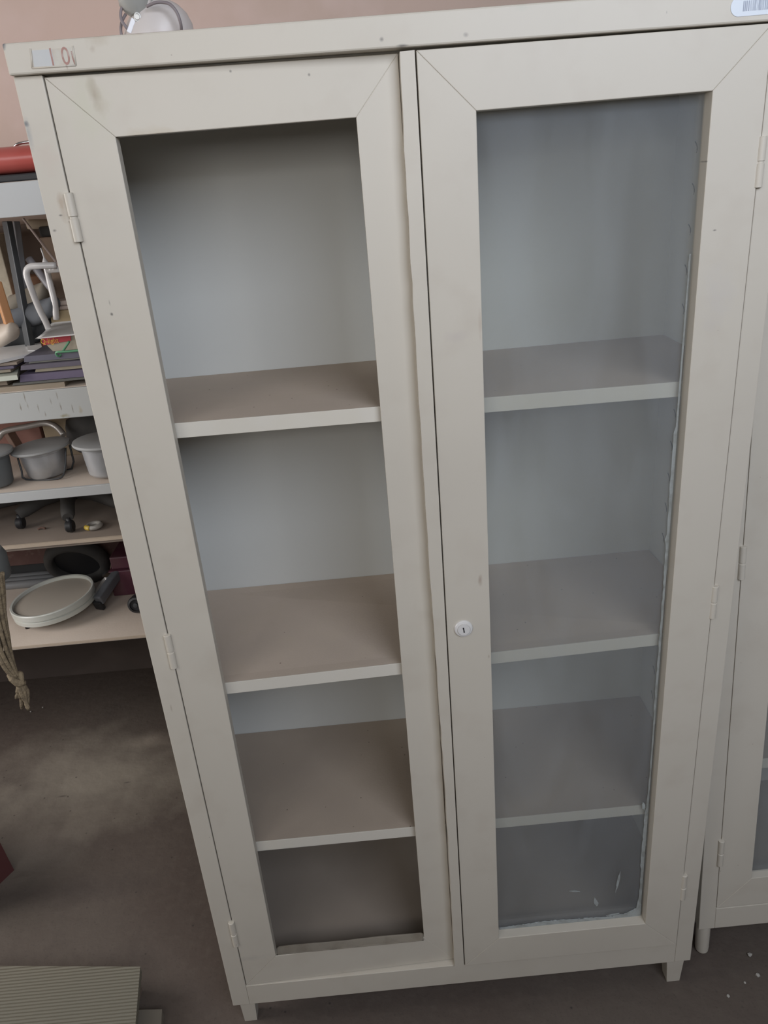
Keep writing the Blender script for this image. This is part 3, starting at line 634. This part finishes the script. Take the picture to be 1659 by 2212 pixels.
p = [V(-30, 975, 1.14), V(-2, 945, 1.14), V(12, 931, 1.14), V(60, 921, 1.14), V(98, 914, 1.14), V(122, 922, 1.13), V(138, 940, 1.11)]
tubes('chrome_chair_arm', 'dull chrome tube bent like a chair arm behind the pots', 'tube', [('tube', p)], .0085, steel, down(p[0], z3))
pk = mat('faded_pink_board', (.34, .17, .14), .8, noise=[(4, (.26, .14, .115), .7, .4, .65)])
simple_box('plywood_sheet', 'faded reddish sheet standing at the back behind the pots', 'board', -1.3, V(92, 950, 1.26).x, 1.26, 1.28, z3, z2 - .03, pk)
o = MB(); A, B = V(20, 935, 1.21), V(62, 1003, 1.20); o.box(-.016, .016, -.008, .008, 0, (A - B).length, .002, Matrix.Translation(B) @ (A - B).to_track_quat('Z', 'Y').to_matrix().to_4x4())
o = o.build('timber_batten', mat('brown_slat', (.24, .15, .115), .7), None, lambda c: c - B); o.location = B; tag(o, 'brown timber batten leaning on the reddish sheet behind the pots', 'timber')
simple_box('cardboard_strip', 'torn tan cardboard packing under the stained fascia', 'cardboard', V(92, 915, 1.2).x, V(172, 915, 1.2).x, 1.19, 1.25, z3, V(120, 900, 1.19).z, mat('tan_cardboard', (.34, .27, .185), .85, noise=[(12, (.25, .2, .14), .6, .45, .6)]), .004)
o = MB(); b = bmesh.new(); bmesh.ops.create_icosphere(b, subdivisions=3, radius=1)
for v in b.verts: v.co = Vector((v.co.x * .10, v.co.y * .05, v.co.z * .075)) * (1 + .06 * math.sin(v.co.x * 9 + v.co.z * 7))
for f_ in b.faces: f_.smooth = True
q_ = V(212, 922, 1.17); o.add(b); o = o.build('black_bundle', black2); o.location = (q_.x, 1.17, z3 + .075); tag(o, 'black rounded bundle behind the pots next to the cabinet', 'bundle')

# ---- shelf z4: chair base and bits
cbp = atz(150, 1118, z4 + .03); cb = thing('office_chair_base', 'black star-shaped office chair base with castors on a lower shelf', 'chair base', (V(158, 1100, 1.12).x, 1.12, z4)); fr = rel(cb)
hub = Vector((V(158, 1095, 1.12).x, 1.12, z4 + .075))
ends = [V(42, 1122, 1.02), V(92, 1106, 1.22), V(153, 1143, .96), V(262, 1090, 1.03), V(-60, 1100, 1.08)]
simple_box('dark_crate', 'black crate at the back of the shelf behind the chair base', 'crate', -1.2, .15, 1.31, 1.365, z4, z4 + .12, black, .003)
MB().lathe([(.0001, -.03), (.028, -.03), (.032, 0), (.028, .03), (.018, .05), (.0001, .05)], 24, Matrix.Translation(hub)).build('hub', black, cb, fr)
for e in ends:
    e = Vector((e.x, e.y, max(e.z, z4 + .045)))
    MB().tube([hub, hub.lerp(e, .5) + Vector((0, 0, .006)), e], [.024, .020, .015], 10).build('arm', black2, cb, fr)
    k = Vector((e.x, e.y, z4 + .019))
    ca = MB(); ca.lathe([(.0001, -.010), (.015, -.010), (.018, -.006), (.018, .006), (.015, .010), (.0001, .010)], 20, Matrix.Translation(k) @ Matrix.Rotation(math.pi / 2, 4, 'Y'))
    ca.tube([k, Vector((k.x, k.y, e.z))], .006, 8); ca.build('castor', black, cb, fr)
tp = atz(205, 1142, z4); o = MB(); M0 = Matrix.Rotation(.25, 4, 'X')
t = thing('tape_roll', 'small clear and yellow ring of tape on the lower shelf', 'tape', (tp.x, tp.y, z4))
MB().tube([(.018 * math.cos(k * math.pi / 6), .018 * math.sin(k * math.pi / 6), .010) for k in range(12)], .007, 10, closed=True).build('roll', mat('clear_tape', (.36, .34, .31), .3), t)
MB().tube([(-.020, -.008, .010), (-.014, -.016, .011), (-.006, -.019, .010)], .0072, 10).build('yellow_end', mat('yellow_plastic', (.50, .36, .06), .4), t)
pp_ = atz(90, 1145, z4); o = MB().tube([pp_ + Vector((-.01, 0, .003)), pp_ + Vector((0, .004, .006)), pp_ + Vector((.011, .002, .003))], .003, 8).build('curled_scrap', mat('rusty_scrap', (.14, .08, .06), .8)); tag(o, 'curled rusty scrap lying between two castors', 'scrap')

# ---- shelf z5
greyp = mat('grey_plastic_conduit', (.33, .33, .33), .45)
for i, (v, Y, lb) in enumerate(((1258, 1.28, 'upper and rearmost of the grey pipes behind the round tray'), (1272, 1.24, 'middle of the grey pipes behind the round tray'), (1286, 1.20, 'front and lowest of the grey pipes behind the round tray'))):
    r_ = .014; y_ = atz(30, v, z5 + r_).y; y_ = min(max(y_, 1.1), 1.33)
    y_ = (1.345, 1.316, 1.287)[i]
    m = MB().tube([(-1.6, y_, 0), (-.70, y_ - .004, 0)], r_, 14); o = m.build('grey_pipe', greyp); o.location = (0, 0, z5 + r_); tag(o, lb, 'pipe', 'grey pipes on the lowest shelf')
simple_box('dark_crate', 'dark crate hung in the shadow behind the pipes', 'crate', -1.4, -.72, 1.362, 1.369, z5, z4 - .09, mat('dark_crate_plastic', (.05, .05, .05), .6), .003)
tc_ = atz(180, 1290, z5 + .02)
R1 = .075; ty = thing('rubber_tyre', 'black rubber tyre standing on the lowest shelf behind the round tray', 'tyre', (V(178, 1255, 1.25).x, 1.25, z5)); 
m = MB(); Mt = Matrix.Translation((0, .0, .094)) @ Matrix.Rotation(math.radians(115), 4, 'X')
prof = [(.074, -.016), (.078, -.022), (.090, -.023), (.100, -.018), (.104, -.008), (.104, .008), (.100, .018), (.090, .023), (.078, .022), (.074, .016)]
b = bmesh.new(); rings = []
for k in range(56):
    a_ = 2 * math.pi * k / 56; rings.append([b.verts.new((r * math.cos(a_), r * math.sin(a_), z)) for r, z in prof])
for k in range(56):
    A_, B_ = rings[k], rings[(k + 1) % 56]
    for j in range(len(prof)): b.faces.new((A_[j], A_[(j + 1) % len(prof)], B_[(j + 1) % len(prof)], B_[j])).smooth = True
bmesh.ops.recalc_face_normals(b, faces=b.faces); m.add(b, Mt); m.build('tread', black2, ty)
MB().lathe([(.0001, -.012), (.072, -.012), (.0735, -.008), (.0735, -.002), (.0001, -.002)], 40, Mt).build('wheel_disc', black, ty)
mb_ = mat('maroon_plastic', (.10, .03, .05), .4, noise=[(9, (.16, .10, .09), .5, .5, .7)])
simple_box('maroon_case', 'flat maroon case, upper one behind the tyre beside the cabinet', 'case', -.475, 0, 1.17, 1.30, V(250, 1212, 1.17).z - .030, V(250, 1204, 1.17).z, mb_, .004)
simple_box('maroon_case', 'flat maroon case, lower one behind the tyre beside the cabinet', 'case', -.485, 0, 1.16, 1.30, z5, V(250, 1212, 1.17).z - .031, mb_, .004)
# round tray
tw = mat('white_enamel', (.56, .57, .53), .32, noise=[(9, (.50, .51, .44), .5, .45, .65)])
beige = mat('dusty_beige_disc', (.40, .355, .30), .8, noise=[(4, (.36, .33, .285), .6, .4, .65)])
dc = V(116, 1290, 1.085); tr = thing('round_tray', 'round white double-rimmed tray with dusty beige top, tilted on the lowest shelf', 'tray', (dc.x, 1.085, z5))
Md = Matrix.Translation((0, 0, .034)) @ Matrix.Rotation(-.08, 4, 'Y') @ Matrix.Rotation(.02, 4, 'X')
Rr = .127
MB().lathe([(Rr * .90, .000), (Rr * .97, -.006), (Rr * .99, -.004), (Rr * .995, .008), (Rr * .97, .0095), (Rr * .97, .0125), (Rr, .014), (Rr, .030), (Rr * .985, .033), (Rr * .94, .032), (Rr * .93, .022), (Rr * .90, .020)], 72, Md).build('rim', tw, tr)
MB().lathe([(.0001, .004), (Rr * .93, .004), (Rr * .93, .0225), (Rr * .6, .024), (.0001, .0245)], 72, Md).build('disc', beige, tr)
for a_ in (2.9, 4.0, .6):
    q_ = Md @ Vector((Rr * .8 * math.cos(a_), Rr * .8 * math.sin(a_), .004)); MB().tube([(q_.x, q_.y, 0), (q_.x, q_.y, max(q_.z, .012))], .008, 10).build('foot', black, tr)
# clamp
cp = thing('metal_clamp', 'grey metal clamp with a chrome jaw right of the round tray', 'clamp', (-.492, 1.10, z5))
Mc = Matrix.Translation((.016, .03, .022)) @ Matrix.Rotation(-.35, 4, 'Z') @ Matrix.Rotation(.32, 4, 'X') @ Matrix.Scale(1.2, 4)
MB().box(-.011, .011, -.05, .05, .018, .045, .004, Mc).build('body', mat('blue_grey_metal', (.16, .17, .19), .4, .4), cp)
MB().box(-.030, -.012, -.045, .03, .008, .036, .004, Mc).build('jaw', steel, cp)
MB().lathe([(.0001, 0), (.014, 0), (.014, .008), (.0001, .010)], 20, Mc @ Matrix.Translation((-.018, .035, .036))).build('screw_cap', chrome, cp)
MB().box(-.018, .008, -.056, -.044, .002, .03, .003, Mc).build('base', black, cp)
k = atz(285, 1288, z5); ct = thing('castor_wheel', 'black castor wheel on the lowest shelf touching the cabinet edge', 'castor', (V(284, 1273, 1.05).x + .008, 1.05, z5))
MB().lathe([(.0001, -.02), (.024, -.02), (.027, -.014), (.027, .014), (.024, .02), (.018, .022), (.018, .016), (.0001, .016)], 32, Matrix.Translation((0, 0, .027)) @ Matrix.Rotation(1.35, 4, 'X')).build('wheel', black, ct)
MB().lathe([(.0001, .015), (.007, .015), (.007, .024), (.0001, .025)], 16, Matrix.Translation((0, 0, .027)) @ Matrix.Rotation(1.35, 4, 'X')).build('axle', darkmetal, ct)

# ------------------------------------------------------------------ hanging cord at the left edge
sy = .42
hp0 = V(0, 1205, sy); st = thing('cord_stand', 'dark grey rounded post end at the left edge with twisted brown cord', 'stand', (hp0.x - .03, sy, 0)); fr = rel(st)
grm = mat('dark_grey_rubber', (.085, .09, .09), .5)
zt_, zb2 = V(0, 1182, sy).z, V(0, 1244, sy).z
zm = (zt_ + zb2) / 2; hx = hp0.x - .028
MB().tube([(hx, sy, zm), (hx - .20, sy + .10, zm), (hx - .50, sy + .22, zm), (hx - .64, sy + .25, zm - .05), (hx - .65, sy + .25, zm - .12), (hx - .65, sy + .25, .02)], .012, 12, smooth=5).build('frame_tube', darkmetal, st, fr)
MB().lathe([(.0001, 0), (.10, 0), (.10, .010), (.013, .028), (.0001, .028)], 32, Matrix.Translation((hx - .65, sy + .25, 0))).build('foot', darkmetal, st, fr)
MB().lathe([(.0001, zb2 - .004), (.036, zb2 - .004), (.039, zb2 + .004), (.040, zt_ - .02), (.034, zt_ - .005), (.02, zt_), (.0001, zt_ + .001)], 32, Matrix.Translation((hp0.x - .028, sy, 0))).build('cap', grm, st, fr)
cordm = mat('twisted_brown_cord', (.23, .18, .115), .9, noise=[(60, (.13, .10, .065), .8, .42, .62)], bump=.5, bscale=180)
mc = MB(); rnc = random.Random(2)
ctr = [(-3, 1240), (-2, 1290), (0, 1340), (6, 1390), (16, 1430), (32, 1462)]
for s_ in range(8):
    ph = s_ * 2 * math.pi / 8; pts = []
    for i, (u, v) in enumerate(ctr):
        r_ = (.008, .0095, .011, .013, .011, .005)[i]; a_ = ph + i * .5
        c = V(u, v, sy - .03); pts.append(c + Vector((math.cos(a_) * r_, math.sin(a_) * r_, 0)))
    mc.tube(pts, .0042, 7, smooth=6)
for s_ in range(4):
    pts = [V(-14 + s_ * 4, 1370 + s_ * 8, sy - .03), V(-4 + s_ * 3, 1412, sy - .03 + .004 * s_), V(14 + s_, 1444, sy - .03), V(33, 1464, sy - .03)]; mc.tube(pts, .0032, 7, smooth=5)
kn = V(35, 1464, sy - .03)
mc.tube([kn + Vector((.013 * math.cos(t) * .8, .010 * math.sin(t), .010 * math.sin(t * 2) - .004)) for t in [k * math.pi / 5 for k in range(10)]], .0062, 8, closed=True)
mc.tube([kn + Vector((-.012, 0, .010)), kn + Vector((0, -.012, 0)), kn + Vector((.014, 0, -.016))], .0065, 8)
for s_ in range(13):
    e = V(rnc.uniform(44, 62) if s_ < 10 else rnc.uniform(30, 40), rnc.uniform(1508, 1534) if s_ < 10 else rnc.uniform(1485, 1510), sy - .03 + rnc.uniform(-.012, .012)); md = kn.lerp(e, .5) + Vector((rnc.uniform(-.002, .010), rnc.uniform(-.008, .008), 0))
    mc.tube([kn, md, e], [.0045, .0045, .0034], 7, smooth=5)
o = mc.build('twisted_cord', cordm, st, fr); o['label'] = 'brown twisted cord ending in a knot and frayed tassel'

# maroon box corner at the left edge
mx = mat('deep_maroon_paint', (.085, .028, .028), .5)
e0 = atz(3, 1905, 0); zt2 = V(0, 1772, e0.y + .06).z
MB_ = MB(); cxx = atz(22, 1862, 0)
ztm = .12
m = MB(); A = atz(24, 1862, 0.03); m.hull8([(A.x - .30, A.y - .12, 0), (A.x - .085, A.y - .165, 0), (A.x, A.y, 0), (A.x - .28, A.y + .05, 0)],
        [(A.x - .30, A.y - .12, .19), (A.x - .085, A.y - .165, .19), (A.x - .018, A.y, .19), (A.x - .28, A.y + .05, .19)])
o = m.build('maroon_box', mx, None, lambda c: c - Vector((A.x, A.y, 0))); o.location = (A.x, A.y, 0); tag(o, 'dark maroon painted box whose corner shows at the left edge, on the floor', 'box')

# pale ribbed slab in the foreground, bottom left
rib = mat('ribbed_pale_board', (.175, .158, .118), .7, noise=[(3, (.15, .142, .11), .7, .4, .65)])
N = rib.node_tree.nodes; L = rib.node_tree.links
wv = N.new('ShaderNodeTexWave'); wv.wave_type = 'BANDS'; wv.bands_direction = 'Y'; wv.inputs['Scale'].default_value = 42; wv.inputs['Distortion'].default_value = .6
tcn = [n for n in N if n.bl_idname == 'ShaderNodeTexCoord'][0]; L.new(tcn.outputs['Object'], wv.inputs['Vector'])
bp = N.new('ShaderNodeBump'); bp.inputs['Strength'].default_value = .5; bp.inputs['Distance'].default_value = .004; L.new(wv.outputs['Fac'], bp.inputs['Height']); L.new(bp.outputs[0], N['Principled BSDF'].inputs['Normal'])
hz = .075
a, b, c, d = atz(-60, 2086, hz), atz(303, 2088, hz), atz(283, 2330, hz), atz(-60, 2330, hz)
q = [Vector((p.x, p.y, 0)) for p in (a, b, c, d)]
m = MB(); m.hull8([p + Vector((0, 0, hz - .018)) for p in q], [p + Vector((0, 0, hz)) for p in q])
bt = thing('low_stool', 'low stool with pale ribbed board top on the floor, bottom left', 'stool', (q[0].x, q[0].y, 0)); fr = rel(bt)
m.build('top', rib, bt, fr)
for p in q:
    cc = sum(q, Vector()) / 4; pc = p.lerp(cc, .16); MB().box(pc.x - .015, pc.x + .015, pc.y - .015, pc.y + .015, 0, hz - .018, .002).build('leg', card_b, bt, fr)
hz2 = .022
a, b, c, d = atz(299, 2181, hz2), atz(350, 2180, hz2), atz(344, 2290, hz2), atz(285, 2290, hz2)
m = MB(); m.hull8([Vector((p.x, p.y, 0)) for p in (a, b, c, d)], [Vector((p.x, p.y, hz2)) for p in (a, b, c, d)])
r0 = Vector((a.x, a.y, 0)); o = m.build('wood_offcut', mat('pale_offcut', (.17, .15, .12), .8), None, lambda v: v - r0); o.location = r0; tag(o, 'small pale block on the floor right of the ribbed stool top', 'block')

# ------------------------------------------------------------------ lamp head on top of the cabinet
TZ = 1.641 + G
lp = thing('spot_lamp', 'dusty white clamp lamp with bell shade and grey cable lying on the cabinet top', 'lamp', (V(340, 60, .12).x, .12, TZ)); fr = rel(lp)
lampw = mat('dusty_white_enamel', (.55, .505, .48), .4, noise=[(14, (.48, .40, .37), .7, .5, .68)], spec=.5)
greym = mat('dusty_grey_metal', (.36, .36, .34), .5, .2, noise=[(20, (.28, .26, .24), .6, .45, .65)])
cA = V(350, 62, .13); rb_ = .043
sh = MB(); Ms = Matrix.Translation((cA.x - .004, .13, TZ + .030)) @ Matrix.Rotation(math.radians(25), 4, 'Y')
sh.lathe([(.0001, .046), (.012, .0455), (.024, .041), (.034, .032), (.041, .018), (.0445, 0), (.045, -.016), (.042, -.022), (.0001, -.020)], 48, Ms)
sh.build('shade', lampw, lp, fr)
A, B = V(290, -20, .11), V(300, 34, .105)
hs = MB(); ax = (B - A).normalized(); Mh = Matrix.Translation(A) @ ax.to_track_quat('Z', 'Y').to_matrix().to_4x4(); Ln = (B - A).length
hs.lathe([(.0001, 0), (.022, 0), (.022, Ln * .55), (.017, Ln * .8), (.010, Ln), (.0001, Ln)], 32, Mh); hs.build('socket_housing', greym, lp, fr)
rg = MB(); rg.tube([V(320, -6, .10), V(318, 6, .10), V(313, 20, .102)], .0042, 10); rg.build('collar', lampw, lp, fr)
arm = MB(); A, B = V(291, 42, .10), V(280, 72, .10); B.z = max(B.z, TZ + .004); arm.box(-.0055, .0055, -.003, .003, 0, (A - B).length, .001, Matrix.Translation(B) @ (A - B).to_track_quat('Z', 'Y').to_matrix().to_4x4()); arm.build('arm', mat('white_painted_arm', (.75, .76, .80), .3), lp, fr)
scr = MB(); q_ = V(297, 37, .094); scr.tube([q_ + Vector((.0036 * math.cos(k), 0, .0045 * math.sin(k))) for k in [i * math.pi / 6 for i in range(12)]], .0012, 6, closed=True)
scr.lathe([(.0001, 0), (.003, 0), (.003, .004), (.0001, .004)], 12, Matrix.Translation(q_ + Vector((0, .002, 0))) @ Matrix.Rotation(math.pi / 2, 4, 'X')); scr.build('screw', mat('dull_screw', (.6, .6, .58), .4, .3), lp, fr)
cab_m = mat('grey_cable', (.19, .16, .165), .5)
cb1 = [V(317, 14, .085), V(335, 6, .08), V(352, 5, .08), V(368, 10, .078), V(382, 27, .078), V(390, 50, .08), V(392, 66, .085), V(393, 78, .09)]
cb2 = [V(265, 12, .10), V(261, 25, .10), V(262, 42, .098), V(272, 58, .096), V(285, 72, .1), V(292, 82, .1)]
cb3 = [V(272, 30, .106), V(264, 45, .106), V(261, 62, .106), V(263, 80, .106)]
for c_ in (cb1, cb2, cb3): MB().tube([Vector((p.x, p.y, max(p.z, TZ + .003))) for p in c_], .0019, 8, smooth=5).build('cable', cab_m, lp, fr)
bs_ = V(300, 75, .10); MB().box(bs_.x - .04, bs_.x + .01, .085, .15, TZ, TZ + .006, .002).build('clamp_base', greym, lp, fr)
